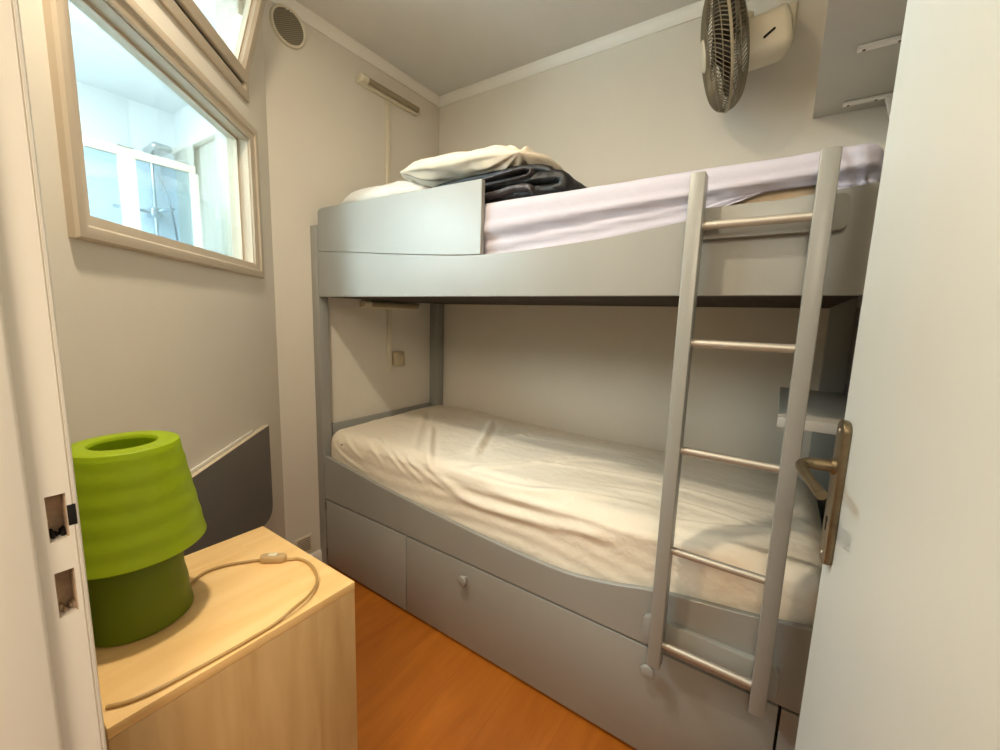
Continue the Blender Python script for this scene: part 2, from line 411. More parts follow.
# head and hinge side
jm.box(DX0 - .06, DX1 + .05, -1.900, FY, DH, DH + .035, .001)
jm.box(DX1 + .006, DX1 + .05, -1.900, FY, 0, DH, .001)
j = struct('trim_3', jm, 'white', 'cream door jamb with two mortises cut in its rebate')
for k, (a, b) in enumerate(((zz[1], zz[2]), (zz[3], zz[4]))):
    q = MB(); q.box(xb - .001, xb + .0016, h0, h1, a, b, 0)
    q.box(xb, x1 - .003, h0 - .0001, h0 + .0008, a, b, 0); q.box(xb, x1 - .004, h1 - .0008, h1 + .0001, a, b, 0)
    obj('mortise_lining', q, 'dirty', j)
    q = MB()
    ctr = rrect(0, 1, 0, 1, .01, 2)
    # ragged plaster lumps in the bottom of the mortise
    for t in range(5):
        yy = h0 + .002 + t * .0024; q.box(xb, xb + .010 + .004 * math.sin(t * 2.1 + k), yy, yy + .003, a, a + .004 + .003 * math.cos(t * 1.7), .001)
    obj('mortise_floor', q, 'black' if k else 'dirty', j)
obj('latch_notch', MB().box(x1 - .0015, x1 + .0004, -1.8185, -1.8125, 1.008, 1.029, .0002), 'black', j)
# casing on the room side of the doorway is hidden behind the jamb; hall-side stop beyond
# door leaf, opened into the room
HX, HY = 1.9225, -1.772
E = Vector((1.8605, -1.052, 0)); dv = Vector((E.x - HX, E.y - HY, 0)); DL = dv.length; dv.normalize()
nv_ = Vector((-dv.y, dv.x, 0))                   # towards the bunk ladder (visible face)
TD = Matrix(((dv.x, nv_.x, 0, HX), (dv.y, nv_.y, 0, HY), (0, 0, 1, 0), (0, 0, 0, 1)))
d1 = struct('door_1', MB().box(0, DL, -.038, 0, .008, DH - .004, .0015, T=TD), 'door', 'plain white door leaf standing open at the right')
# handle set
pl = MB().prism(rrect(DL - .062, DL - .018, .852, 1.084, .017, 6), 'y', 0, .011, .0025, T=TD)
hs = obj('handle_plate', pl, 'bronze', d1)
lx, lz = DL - .040, 1.010
lv = MB().tube([(lx, .009, lz), (lx, .016, lz)], [.014, .012], 20, T=TD)
pth = catmull([(lx, .012, lz), (lx, .030, lz), (lx - .002, .044, lz), (lx - .012, .054, lz - .002), (lx - .04, .054, lz - .004), (lx - .08, .048, lz - .008), (lx - .112, .042, lz - .012)], 6)
rad = [float(np.interp(i / (len(pth) - 1), [0, .3, .5, .8, 1], [.0098, .0092, .0082, .0068, .0076])) for i in range(len(pth))]
lv.tube([tuple(p) for p in pth], rad, 16, T=TD)
obj('lever', lv, 'bronze', d1)
kh = MB().prism(rrect(lx - .003, lx + .003, .905, .925, .0028, 4), 'y', .0105, .0114, T=TD)
kh.lathe([(.0, 0), (.005, 0), (.005, .001), (0, .001)], 14, T=TD @ Matrix.Translation((lx, .0106, .924)) @ Matrix.Rotation(-PI / 2, 4, 'X'))
obj('keyhole', kh, 'black', d1)
for z in (1.068, .868):
    obj('plate_screw', MB().lathe([(0, 0), (.0035, 0), (.003, .0014), (0, .0018)], 14, T=TD @ Matrix.Translation((lx, .0108, z)) @ Matrix.Rotation(-PI / 2, 4, 'X')), 'metal', d1)
m_ = MB()
for z in (.25, 1.78): m_.tube([(0.002, -.002, z), (0.002, -.002, z + .09)], .007, 12, T=TD)
obj('hinge', m_, 'bronze', d1)

# ------------------------------------------------------------------ bunk bed
FB = -.817
zu = interp([(0.0, 1.484), (.054, 1.481), (.3, 1.464), (.572, 1.441), (.95, 1.419), (1.317, 1.436), (1.55, 1.462), (1.75, 1.487), (1.96, 1.505)])
zl = interp([(0.0, .562), (.06, .556), (.25, .534), (.459, .509), (.75, .484), (1.054, .464), (1.277, .460), (1.42, .479), (1.56, .512), (1.8, .545), (1.96, .575)])
bunk = thing('bunk_bed', (.97, -.41, 0), 'grey painted bunk bed with wavy front boards built between the walls', 'bunk bed')
X0, X1 = .054, 1.89
def post(x0, x1, y0, y1, zt): obj('post', MB().box(x0, x1, y0, y1, 0, zt, .002), 'grey', bunk)
post(.001, .050, FB - .002, -.771, 1.596)
post(.001, .060, -.066, -.006, 1.596)
post(1.934, 1.983, FB - .002, -.771, 1.596)
post(1.892, 1.983, -.066, -.006, 1.596)
def wave_board(name, zb, f, x0, x1, y0, y1, ztop=None):
    xs_ = np.linspace(x0, x1, 60)
    pts = [(x, f(x)) for x in xs_] + [(x, zb) for x in xs_[::-1]] if ztop is None else ztop
    return obj(name, MB().prism(pts, 'y', y0, y1, .0015, seg=1), 'grey', bunk, ang=25)
wave_board('upper_front_board', 1.288, zu, X0, 1.932, FB, FB + .018)
wave_board('lower_front_board', .347, zl, X0, 1.932, FB, FB + .018)
# guard panel standing on the upper board
gx = np.linspace(X0 + .002, .943, 40)
gp = [(x, zu(x) + .0015) for x in gx]
top = [(.943, 1.649), (.5, 1.655), (.15, 1.661), (X0 + .03, 1.661), (X0 + .012, 1.656), (X0 + .004, 1.646)]
obj('guard_panel', MB().prism(gp + top, 'y', FB, FB + .018, .0015, seg=1), 'grey', bunk, ang=25)
# ends
obj('head_board', MB().box(.002, .022, -.771, -.066, .36, .688, .002), 'grey', bunk)
obj('head_board', MB().box(.002, .022, -.771, -.066, 1.29, 1.50, .002), 'grey', bunk)
obj('foot_board', MB().box(1.960, 1.981, -.771, -.066, .36, .69, .002), 'grey', bunk)
obj('foot_board', MB().box(1.960, 1.981, -.771, -.066, 1.29, 1.50, .002), 'grey', bunk)
obj('foot_panel', MB().box(1.958, 1.981, -.771, -.066, .69, 1.29, .002), 'greyd', bunk)
# upper bed bottom: two side rails and slats in dark bare wood
obj('slat_base', MB().box(.055, 1.89, FB + .02, -.004, 1.290, 1.312, .001), 'dark', bunk)
obj('bed_base', MB().box(.055, 1.89, FB + .02, -.004, .36, .385, .001), 'dark', bunk)
obj('back_rail', MB().box(.062, 1.89, -.024, -.004, .36, .60, .0015), 'grey', bunk)
# drawers and carcass behind
obj('carcass', MB().box(.053, 1.932, FB + .022, FB + .034, .006, .352, 0), 'gap', bunk)
obj('end_stile', MB().box(1.853, 1.932, FB, FB + .018, .012, .341, .0015), 'grey', bunk)
dl = obj('drawer_front', MB().box(.058, .5985, FB, FB + .018, .014, .340, .0015), 'grey', bunk)
dr = obj('drawer_front', MB().box(.6035, 1.847, FB, FB + .018, .014, .340, .0015), 'grey', bunk)
for kx in (.911, 1.557):
    k_ = MB().lathe([(.006, 0), (.006, .010), (.009, .013), (.0155, .017), (.017, .022), (.0145, .027), (.007, .0295), (0, .030)], 24,
                    T=Matrix.Translation((kx, FB, .288)) @ Matrix.Rotation(PI / 2, 4, 'X') @ Matrix.Diagonal((1.15, 1.15, 1, 1)))
    obj('drawer_knob', k_, 'grey', dr)
for z in (.06, .29): obj('drawer_hinge', MB().box(.0535, .0575, FB - .003, FB + .004, z, z + .035, .001), 'bronze', dl)
# cleats that carry the ladder
def cleat(x0, x1, z0, z1):
    obj('ladder_cleat', MB().prism(rrect(x0, x1, z0, z1, .014, 5), 'y', FB - .019, FB - .0005, .002, seg=2), 'grey', bunk)
cleat(1.560, 1.847, 1.413, 1.482)
cleat(1.535, 1.838, .366, .446)
for x, z in ((1.555, .432), (1.81, .39)):
    sc = MB().lathe([(0, 0), (.005, 0), (.004, .002), (0, .0028)], 12, T=Matrix.Translation((x, FB - .019, z)) @ Matrix.Rotation(PI / 2, 4, 'X'))
    obj('cleat_screw', sc, 'metal', bunk)

# ------------------------------------------------------------------ ladder
lad = thing('bunk_ladder', (1.69, -.86, .33), 'grey bunk ladder with two rails and five metal rungs hung on the bed front', 'ladder')
LY0, LY1 = -.880, -.839
for a, b, zt, zb in ((1.5615, 1.5935, 1.549, .342), (1.789, 1.821, 1.556, .345)):
    obj('rail', MB().box(a, b, LY0, LY1, zb, zt, .003, 2), 'grey', lad)
for z in (.404, .664, .922, 1.178, 1.438):
    t_ = MB().tube([(1.590, -.860, z), (1.793, -.860, z)], .0092, 20)
    obj('rung', t_, 'metal', lad)

# ------------------------------------------------------------------ mattresses and sheets
def ray_to_front(x, y, zp, yf):
    k = (yf - CAM.y) / (y - CAM.y)
    return CAM.x + (x - CAM.x) * k, CAM.z + (zp - CAM.z) * k

def draped(x0, x1, y0, y1, h, r, drop, step, disp=None, drop_back=None):
    """sheet over a box; parameters (a,b) are arc lengths measured from the box outline"""
    la, lb = (x1 - x0) / 2, (y1 - y0) / 2; cx, cy = (x0 + x1) / 2, (y0 + y1) / 2
    ex = drop - r + r * PI / 2
    na = int(2 * (la - r + ex) / step); nb = int(2 * (lb - r + ex) / step)
    a = np.linspace(-(la - r + ex), la - r + ex, na); b = np.linspace(-(lb - r + ex), lb - r + ex, nb)
    A, B = np.meshgrid(a, b, indexing='ij')
    ca = np.clip(A, -(la - r), la - r); cb = np.clip(B, -(lb - r), lb - r)
    dx, dy = A - ca, B - cb; e = np.hypot(dx, dy); e1 = np.minimum(e, ex)
    ux = np.where(e > 0, dx / np.maximum(e, 1e-9), 0); uy = np.where(e > 0, dy / np.maximum(e, 1e-9), 0)
    th = np.minimum(e1, r * PI / 2) / r
    out = r * np.sin(th); dn = r * (1 - np.cos(th)) + np.maximum(e1 - r * PI / 2, 0)
    X = cx + ca + ux * out; Y = cy + cb + uy * out; Z = h - dn
    P = np.stack([X, Y, Z], -1)
    Nn = np.stack([ux * np.sin(th), uy * np.sin(th), np.cos(th)], -1)
    if disp is not None:
        D = disp(P, Nn, A + cx, B + cy, e)
        P = P + Nn * D[..., None]
    return P

def dist_poly(X, Y, pts):
    """distance to a polyline and running fraction along it"""
    best = np.full(X.shape, 9.0); fr = np.zeros(X.shape); side = np.zeros(X.shape)
    seg = [math.dist(pts[i], pts[i + 1]) for i in range(len(pts) - 1)]; tot = sum(seg); acc = 0
    for (ax, ay), (bx, by), L in zip(pts[:-1], pts[1:], seg):
        t = np.clip(((X - ax) * (bx - ax) + (Y - ay) * (by - ay)) / (L * L + 1e-12), 0, 1)
        d = np.hypot(X - ax - t * (bx - ax), Y - ay - t * (by - ay))
        sd = np.sign((bx - ax) * (Y - ay) - (by - ay) * (X - ax))
        u = d < best; best = np.where(u, d, best); fr = np.where(u, (acc + t * L) / tot, fr); side = np.where(u, sd, side); acc += L
    return best, fr, side

def smooth_noise(X, Y, sx, sy, seed, oct=3):
    rng = np.random.default_rng(seed); out = np.zeros(X.shape); amp = 1; 
    for o in range(oct):
        for k in range(5):
            an = rng.uniform(0, 2 * PI); f = rng.uniform(.7, 1.5) * 2 ** o
            ph = rng.uniform(0, 6.28); out += amp * np.sin(2 * PI * f * (X / sx * math.cos(an) + Y / sy * math.sin(an)) + ph + 1.2 * np.sin(3 * f * X / sx + ph))
        amp *= .5
    return out / 5

MY0, MY1 = -.786, -.006
def fold(X, Y, pts, w, h, shade=.6):
    pts = [tuple(p) for p in catmull(pts, 6)]
    d, f, s = dist_poly(X, Y, pts)
    tap = np.clip(np.minimum(f / .18, (1 - f) / .25), 0, 1)
    return h * tap * (np.exp(-(d / w) ** 2) - shade * np.exp(-((d - 1.6 * w) / w) ** 2) * (s > 0))

TOPZ = .676
def low_fold_pts(pts):
    out = []
    for x, y in pts:
        if y < MY0:
            X_, Z_ = ray_to_front(x, y, .665, MY0); out.append((X_, MY0 - max(0, (TOPZ - Z_)) + .03))
        else: out.append((x, y))
    return out
LOW = [(((.149, -.254), (.36, -.50), (.59, -.768)), .016, .008), (((.393, -.453), (.68, -.77), (.847, -.89)), .014, .010),
       (((.53, -.128), (.687, -.421), (.823, -.682)), .017, .012), (((.785, -.795), (1.107, -.789), (1.345, -.697), (1.518, -.664)), .016, .009),
       (((.798, -.78), (.955, -.683), (1.154, -.412), (1.432, -.299)), .014, .008), (((.756, -.844), (1.025, -.948), (1.258, -.927), (1.543, -.87)), .018, .012),
       (((.10, -.74), (.30, -.85), (.52, -.94)), .009, .005), (((.20, -.72), (.42, -.83), (.62, -.93)), .008, .005), (((.30, -.72), (.52, -.83), (.74, -.94)), .008, .005),
       (((.40, -.74), (.60, -.84), (.84, -.95)), .008, .005), (((.15, -.84), (.38, -.94), (.6, -1.0)), .008, .005), (((.55, -.78), (.72, -.86), (.95, -.95)), .009, .005), (((.761, -.359), (.897, -.069)), .014, .007), (((.743, -.719), (.766, -.623), (.854, -.378)), .012, .006),
       (((.95, -.60), (1.2, -.50), (1.5, -.46), (1.8, -.48)), .014, .007), (((1.0, -.86), (1.4, -.84), (1.8, -.80)), .016, .008),
       (((.7, -.30), (1.0, -.25), (1.4, -.20)), .013, .005), (((1.55, -.72), (1.7, -.66), (1.87, -.55)), .014, .008), (((1.3, -.62), (1.55, -.58), (1.85, -.62)), .013, .007)]
def disp_low(P, N, A, B, e):
    D = np.zeros(A.shape)
    for pts, w, h in LOW: D += fold(A, B, low_fold_pts(pts), w, h)
    D += .0035 * smooth_noise(A, B, .9, .45, 3) + .0012 * smooth_noise(A, B, .25, .12, 5)
    # front drape sags outward and in long creases
    fr = np.clip((-.76 - B) / .06, 0, 1)
    D += fr * (.0016 * np.sin(B * 120 + 5 * np.sin(A * 4) + 8 * A) * np.clip(np.sin(A * 1.7), .2, 1))
    # slightly domed, head end a little higher
    D += np.where(e < .08, .010 * np.cos((A - .97) / .95 * 1.2) * np.cos((B + .4) / .4 * 1.3), 0)
    hem = np.clip((B - (-.99)) / .03, 0, 1)
    return D * np.where(N[..., 2] < .2, .8, 1)
Pl = draped(.0235, 1.926, MY0, MY1, TOPZ - .006, .062, .25, .0065, disp_low)
Pl[..., 2] += np.interp(Pl[..., 0], [0, .35, .7, 1.9], [.010, .016, -.004, -.012]) * np.clip((Pl[..., 1] + .75) / .6, 0, 1)
low_mat = thing('mattress', (.97, -.40, .386), 'lower bunk mattress in a creased cream fitted sheet', 'mattress')
low_sheet = obj('fitted_sheet', MB().grid(Pl), 'sheet', low_mat, smooth='grid')
def core(h0, h1, r, x0, x1, f=.036):
    q = MB(); q.box(x0, x1, MY0 + f, MY1 - .012, h0, h1, r, 4); return q
obj('core', core(.386, .640, .05, .066, 1.886), 'core', low_mat)
LT = Matrix.Translation((.150, -.788, .622)) @ Matrix.Rotation(math.radians(24), 4, 'Y') @ Matrix.Rotation(math.radians(-28), 4, 'X')
lb_ = obj('sheet_label', MB().box(-.017, .017, -.0012, .0012, -.010, .010, .0006, T=LT), 'plastic', low_sheet)
obj('label_mark', MB().box(-.004, .004, -.0016, -.0011, -.003, .003, 0, T=LT), 'black', lb_)

# upper sheet: band over the top edge, seam, then gathered skirt
UZ = 1.588
def disp_up(P, N, A, B, e):
    D = .003 * smooth_noise(A, B, .7, .4, 11) + .001 * smooth_noise(A, B, .2, .15, 12)
    front = np.clip((-N[..., 1] - .3) / .5, 0, 1)
    z = P[..., 2]; x = P[..., 0]
    seam = np.interp(x, [.0, .93, 1.53, 1.87], [1.502, 1.505, 1.521, 1.536])
    below = np.clip((seam - z) / .006, 0, 1)
    D += front * (-.014 * below + .006 * np.exp(-((z - seam - .006) / .008) ** 2))
    t = (seam - z)
    g = np.sin(t * 330 + 1.3 * np.sin(4 * x) + 2.2 * x) * .0055 * np.clip(1.5 - .8 * (x - .8), .3, 1.1) + .002 * np.sin(t * 600 + 9 * x + np.sin(11 * x))
    D += front * below * g
    # gathered corner at the foot
    cr = np.exp(-((x - 1.84) / .05) ** 2) * front
    D += cr * .003 * np.sin(x * 170 + z * 60)
    return D
Pu = draped(.032, 1.893, -.793, MY1, UZ, .030, .115, .006, disp_up)
# let the hem hang lower towards the head
hang = np.interp(Pu[..., 0], [0, .9, 1.3, 1.54, 1.62, 1.70, 1.79, 1.84, 1.88], [2.1, 2.1, 1.9, 1.55, .6, .05, .0, .7, 1.1])
fz = np.clip((UZ - .07 - Pu[..., 2]), 0, 1)
Pu[..., 2] -= np.where(Pu[..., 1] < -.75, fz * (hang - 1), 0)
up_mat = thing('mattress', (.97, -.40, 1.313), 'upper bunk mattress in a pinkish white fitted sheet with gathered skirt', 'mattress')
obj('fitted_sheet', MB().grid(Pu), 'sheetw', up_mat, smooth='grid')
obj('core', core(1.313, 1.574, .03, .05, 1.882, .021), 'core', up_mat)['label'] = 'beige mattress cover showing below the sheet by the ladder'

# ------------------------------------------------------------------ bedding on the upper bunk
def cushion(cx, cy, cz, lx, ly, lz, rz, tilt, seed, pinch=.12, wr=.006, n=90, rx=0):
    u = np.linspace(-1, 1, n); U, V = np.meshgrid(u, u, indexing='ij')
    def side(sg):
        ed = (1 - np.abs(U) ** 3.4) * (1 - np.abs(V) ** 3.0)
        hh = np.clip(ed, 0, 1) ** .55
        px = U * np.sqrt(1 - pinch * V ** 2); py = V * np.sqrt(1 - pinch * U ** 2)
        w = wr * smooth_noise(U * lx, V * ly, .3, .22, seed + (sg > 0), 3) * np.clip(hh * 1.4, 0, 1)
        # creases running from the corners
        for k, (qa, qb) in enumerate(((1, 1), (-1, 1), (-1, -1), (1, -1))):
            an = np.arctan2(V - qb, U - qa); rr = np.hypot(U - qa, V - qb)
            w += wr * 1.3 * np.sin(an * 17 + seed + k) * np.exp(-((rr - .45) / .35) ** 2) * np.clip(hh * 2, 0, 1)
        return np.stack([px * lx, py * ly, sg * (hh * lz) + w], -1)
    T = Matrix.Translation((cx, cy, cz)) @ Matrix.Rotation(rz, 4, 'Z') @ Matrix.Rotation(tilt, 4, 'Y') @ Matrix.Rotation(rx, 4, 'X')
    mb = MB(); a = side(1); b = side(-1)
    edge = (np.abs(U) > .999) | (np.abs(V) > .999); b[edge] = a[edge]
    mb.grid(a, T); mb.grid(b[::-1], T); return mb
tag(obj('pillow', cushion(.345, -.575, 1.695, .290, .185, .064, .03, math.radians(.5), 21, pinch=.3), 'pillow2', ang=180), 'white pillow at the head end, behind the grey guard panel', 'pillow')

# dark quilt folded in layers: a ribbon section carried across the bed
q_ = thing('quilt', (.85, -.55, 1.60), 'black satin quilt with grey lining folded on the upper bunk under the white pillow', 'quilt')
def ribbon(path, th, y0, y1, seed, wr=.005):
    P = np.array([p for p in catmull(path, 10)]); n = len(P)
    d = np.gradient(P, axis=0); d /= np.linalg.norm(d, axis=1)[:, None]; nn = np.stack([-d[:, 1], d[:, 0]], -1)
    ends = np.clip(np.minimum(np.arange(n), n - 1 - np.arange(n)) / 3, .0, 1) ** .5
    up = P + nn * (th / 2 * ends)[:, None]; lo = P - nn * (th / 2 * ends)[:, None]
    loop = np.concatenate([up, lo[::-1][1:-1]]); ny = 46
    A = np.zeros((len(loop), ny, 3)); ys = np.linspace(y0, y1, ny)
    U, V = np.meshgrid(np.arange(len(loop)) * .012, ys, indexing='ij')
    w = wr * smooth_noise(U, V, .22, .12, seed, 3)
    rnd = np.clip(np.minimum(ys - y0, y1 - ys) / .018, 0, 1) ** .5
    c = np.concatenate([P, P[::-1][1:-1]])
    for k in range(ny):
        q = c + (loop - c) * (.35 + .65 * rnd[k])
        A[:, k, 0] = q[:, 0]; A[:, k, 2] = q[:, 1] + w[:, k]; A[:, k, 1] = ys[k] + w[:, k] * 1.2
    mb = MB().grid(A, cu=True)
    for k in (0, ny - 1): mb.f.append(tuple(i * ny + k for i in range(len(loop))))
    return mb
obj('folded_layers', ribbon([(.655, 1.616), (.80, 1.616), (1.02, 1.615), (1.15, 1.611), (1.182, 1.622), (1.160, 1.646), (1.04, 1.654), (.70, 1.654)], .036, -.745, -.36, 31), 'navy', q_, ang=180)
obj('folded_layers', ribbon([(.66, 1.684), (.80, 1.686), (.98, 1.690), (1.06, 1.686), (1.128, 1.668), (1.150, 1.640)], .030, -.735, -.38, 32), 'navy', q_, ang=180)
obj('lining', ribbon([(.74, 1.662), (.86, 1.669), (.96, 1.676), (1.04, 1.681), (1.078, 1.674), (1.070, 1.658), (1.02, 1.654), (.90, 1.650), (.78, 1.644)], .010, -.757, -.50, 33, .003), 'lining', q_, ang=180)
obj('lining', ribbon([(.86, 1.608), (.95, 1.617), (1.02, 1.625), (1.07, 1.621), (1.09, 1.609)], .020, -.768, -.60, 34, .004), 'lining', q_, ang=180)
tag(obj('pillow', cushion(.770, -.60, 1.743, .320, .185, .048, .0, math.radians(2.8), 41, pinch=.30, wr=.007), 'pillow', ang=180), 'plump cream pillow lying on top of the black quilt', 'pillow')

# ------------------------------------------------------------------ fittings on the left wall
def tube_light(zc, label):
    t = thing('tube_light', (0, -.375, zc), label, 'wall light', 'short tube lights on the left wall')
    obj('base', MB().box(.0008, .022, -.565, -.185, zc - .020, zc + .012, .005, 3), 'plastic', t)
    obj('tube_cover', MB().tube([(.031, -.530, zc + .002), (.031, -.196, zc + .002)], .0145, 18), 'tube', t)
    e = MB().tube([(.030, -.566, zc + .001), (.030, -.562, zc + .001), (.030, -.526, zc + .001)], [.014, .0185, .0185], 20)
    obj('end_cap', e, 'plastic', t)
    obj('end_cap', MB().tube([(.030, -.200, zc), (.030, -.186, zc)], .0165, 20), 'plastic', t)
tube_light(2.303, 'small tube light on the left wall under the ceiling moulding')
tube_light(1.268, 'small tube light on the left wall just under the upper bunk')
cb_ = thing('cable_trunking', (0, -.382, .9), 'thin white cable trunking running down the left wall from the tube light', 'cable trunking')
obj('upper_run', MB().box(.0006, .012, -.396, -.369, 1.60, 2.282, .002), 'plastic', cb_)
obj('lower_run', MB().box(.0006, .012, -.396, -.369, .905, 1.247, .002), 'plastic', cb_)
ou = thing('wall_switch', (0, -.327, .98), 'square ivory switch on the left wall inside the lower bunk', 'switch')
obj('box', MB().box(.0006, .030, -.362, -.294, .943, 1.016, .003), 'swbox', ou)
obj('rocker', MB().box(.029, .034, -.352, -.304, .953, 1.006, .002), 'swbox', ou)
# round vent
VT = Matrix.Translation((.0006, -.886, 2.347)) @ Matrix.Rotation(PI / 2, 4, 'Y')
vn = thing('round_vent', (0, -.886, 2.347), 'round grey extractor vent high on the left wall near the window', 'vent')
obj('rim', MB().lathe([(.062, 0), (.073, 0), (.073, .006), (.071, .012), (.065, .0125), (.062, .010)], 56, VT, closed=True), 'plastic', vn)
obj('backing', MB().lathe([(0, .001), (.0625, .001), (.0625, .006), (0, .006)], 40, VT), 'slot', vn)
g_ = MB()
for k in range(-9, 10):
    y = k * .0066; w = math.sqrt(max(.0615 ** 2 - y * y, 0))
    if w > .008: g_.box(-.0021 + y, .0021 + y, -w, w, .0065, .0095, 0, T=VT @ Matrix.Rotation(math.radians(24), 4, 'Z'))
obj('mesh', g_, 'grille', vn)
# small slotted vent near the floor
sv = thing('slotted_vent', (0, -.905, .13), 'small white slotted vent at the foot of the left wall', 'vent')
obj('plate', MB().box(.0006, .005, -.945, -.862, .088, .172, .0015), 'plastic', sv)
g_ = MB()
for k in range(7): g_.box(.0045, .0056, -.935, -.872, .100 + k * .0095, .1035 + k * .0095, 0)
obj('slots', g_, 'slot', sv)

# ------------------------------------------------------------------ shelves at the foot end
sf = thing('wall_shelf', (1.87, -.34, 1.0), 'grey shelf at the foot of the lower bunk, behind the ladder', 'shelf')
obj('board', MB().box(1.776, XR - .001, -.680, -.068, .976, 1.000, .001), 'shelf', sf)
obj('edge_band', MB().box(1.776, XR - .001, -.6815, -.6801, .976, 1.000, .0003), 'band', sf)
su = thing('wall_shelf', (1.87, -.4, 1.95), 'grey shelf high on the right wall seen from below, on two white brackets', 'shelf')
obj('board', MB().box(1.772, XR - .001, -.78, -.003, 1.945, 1.967, .001), 'shelf', su)
for y in (-.085, -.413):
    b_ = MB().box(1.848, XR - .001, y - .009, y + .009, 1.934, 1.9445, .002)
    b_.prism([(1.95, 1.935), (XR - .001, 1.935), (XR - .001, 1.82)], 'y', y - .007, y + .007, .001, seg=1)
    br_ = obj('bracket', b_, 'white', su)
    for x in (1.862, 1.93): obj('screw', MB().lathe([(0, 0), (.004, 0), (.0035, .002), (0, .0024)], 12, T=Matrix.Translation((x, y, 1.934)) @ Matrix.Rotation(PI, 4, 'X')), 'bronze', br_)

# ------------------------------------------------------------------ fan on the back wall
FC = Vector((1.501, -.25, 2.124)); ax = Vector((-.955, -.215, -.19)).normalized()
zx = ax; xx = Vector((0, 0, 1)).cross(zx).normalized(); yx = zx.cross(xx)
TF = Matrix(((xx.x, yx.x, zx.x, FC.x), (xx.y, yx.y, zx.y, FC.y), (xx.z, yx.z, zx.z, FC.z), (0, 0, 0, 1)))
fan = thing('wall_fan', (1.6, 0, 2.2), 'caged wall fan with ivory motor housing mounted high on the back wall', 'fan')
RF = .182
def dome(sgn, depth, inner, nw, r=.0014):
    mb = MB()
    prof = [(inner, depth), (inner + .03, depth * .985), (RF * .60, depth * .93), (RF * .82, depth * .74), (RF * .95, depth * .42), (RF, 0)]
    prof = [tuple(p) for p in catmull(prof, 3)]
    for k in range(nw):
        a = 2 * PI * k / nw
        mb.tube([(p * math.cos(a + .5 * (1 - i / len(prof))), p * math.sin(a + .5 * (1 - i / len(prof))), sgn * z) for i, (p, z) in enumerate(prof)], r, 4, False, T=TF)
    for i in (0, 5, 9, 12):
        p, z = prof[min(i, len(prof) - 1)]
        mb.tube([(p * math.cos(t), p * math.sin(t), sgn * z) for t in np.linspace(0, 2 * PI, 64, endpoint=False)], r * 1.1, 5, closed=True, T=TF)
    return mb
obj('front_grille', dome(1, .054, .045, 84, .0016), 'fangrille', fan, smooth='grid')
obj('rear_grille', dome(-1, .062, .05, 84, .0016), 'fangrille', fan, smooth='grid')
obj('rim_band', MB().lathe([(RF - .001, -.004), (RF + .002, -.004), (RF + .003, 0), (RF + .002, .004), (RF - .001, .004)], 72, TF, closed=True), 'fanband', fan)
obj('hub_badge', MB().lathe([(0, .054), (.046, .052), (.048, .056), (.044, .061), (0, .064)], 40, TF), 'plastic', fan)
bl = MB()
for k in range(3):
    n1, n2 = 14, 8; A = np.zeros((n1, n2, 3))
    for i in range(n1):
        r_ = .03 + (.16 - .03) * i / (n1 - 1)
        for jv in range(n2):
            v = jv / (n2 - 1) - .5; wd_ = .9 * math.sin(PI * (.18 + .75 * i / (n1 - 1))) ** .6
            an = 2 * PI * k / 3 + v * wd_ * 1.5 + .25 * i / n1 + .35
            A[i, jv] = (r_ * math.cos(an), r_ * math.sin(an), v * .055 * (1 - .3 * i / n1))
    m2 = MB().grid(A, TF); bl.add(m2.v, m2.f)
bl.lathe([(0, -.03), (.034, -.03), (.036, .0), (.03, .028), (0, .034)], 30, TF)
bo = obj('blades', bl, 'blade', fan, ang=60)
md = bo.modifiers.new('thick', 'SOLIDIFY'); md.thickness = .002
# motor housing behind the cage, running along the axis
prof = [(0, -.052), (.040, -.054), (.060, -.060), (.064, -.075), (.064, -.150), (.060, -.172), (.046, -.184), (0, -.187)]
mh = MB()
nseg = 40; vs = []; 
for r_, z in [tuple(p) for p in catmull(prof, 5)]:
    for k in range(nseg):
        a = 2 * PI * k / nseg; c, s_ = math.cos(a), math.sin(a)
        q = 1 / ((abs(c) ** 4 + abs(s_) ** 4) ** .25); r2 = max(r_, 0) * q * .97
        vs.append((r2 * c * .95, r2 * s_ * 1.02 - .016, z))
npf = len(vs) // nseg
mh.add(vs, [(i * nseg + k, i * nseg + (k + 1) % nseg, (i + 1) * nseg + (k + 1) % nseg, (i + 1) * nseg + k) for i in range(npf - 1) for k in range(nseg)], TF)
mo = obj('motor_housing', mh, 'plastic', fan, ang=50)
obj('cord_slot', MB().prism(rrect(-.019, .019, -.0036, .0036, .0034, 4), 'z', -.0005, .0035, T=TF @ Matrix.Translation((.0575, -.030, -.120)) @ Matrix.Rotation(PI / 2, 4, 'Y') @ Matrix.Rotation(math.radians(28), 4, 'Z')), 'black', mo)
kb = MB().lathe([(0.004, 0), (.004, .014), (.013, .016), (.013, .032), (.010, .036), (0, .036)], 24, T=TF @ Matrix.Translation((0, .046, -.085)) @ Matrix.Rotation(-PI / 2, 4, 'X'))
obj('pull_knob', kb, 'plastic', fan)
# neck and wall plate
hb = TF @ Vector((0, .03, -.155))
nk = MB().tube([tuple(hb), (hb.x + .012, hb.y + .06, hb.z + .055), (hb.x + .014, -.06, hb.z + .09), (hb.x + .014, -.012, hb.z + .09)], [.020, .021, .021, .026], 16)
obj('neck', nk, 'plastic', fan)
obj('wall_plate', MB().box(hb.x - .045, hb.x + .045, -.018, -.0008, hb.z + .03, min(hb.z + .16, H - .06), .006, 3), 'plastic', fan)

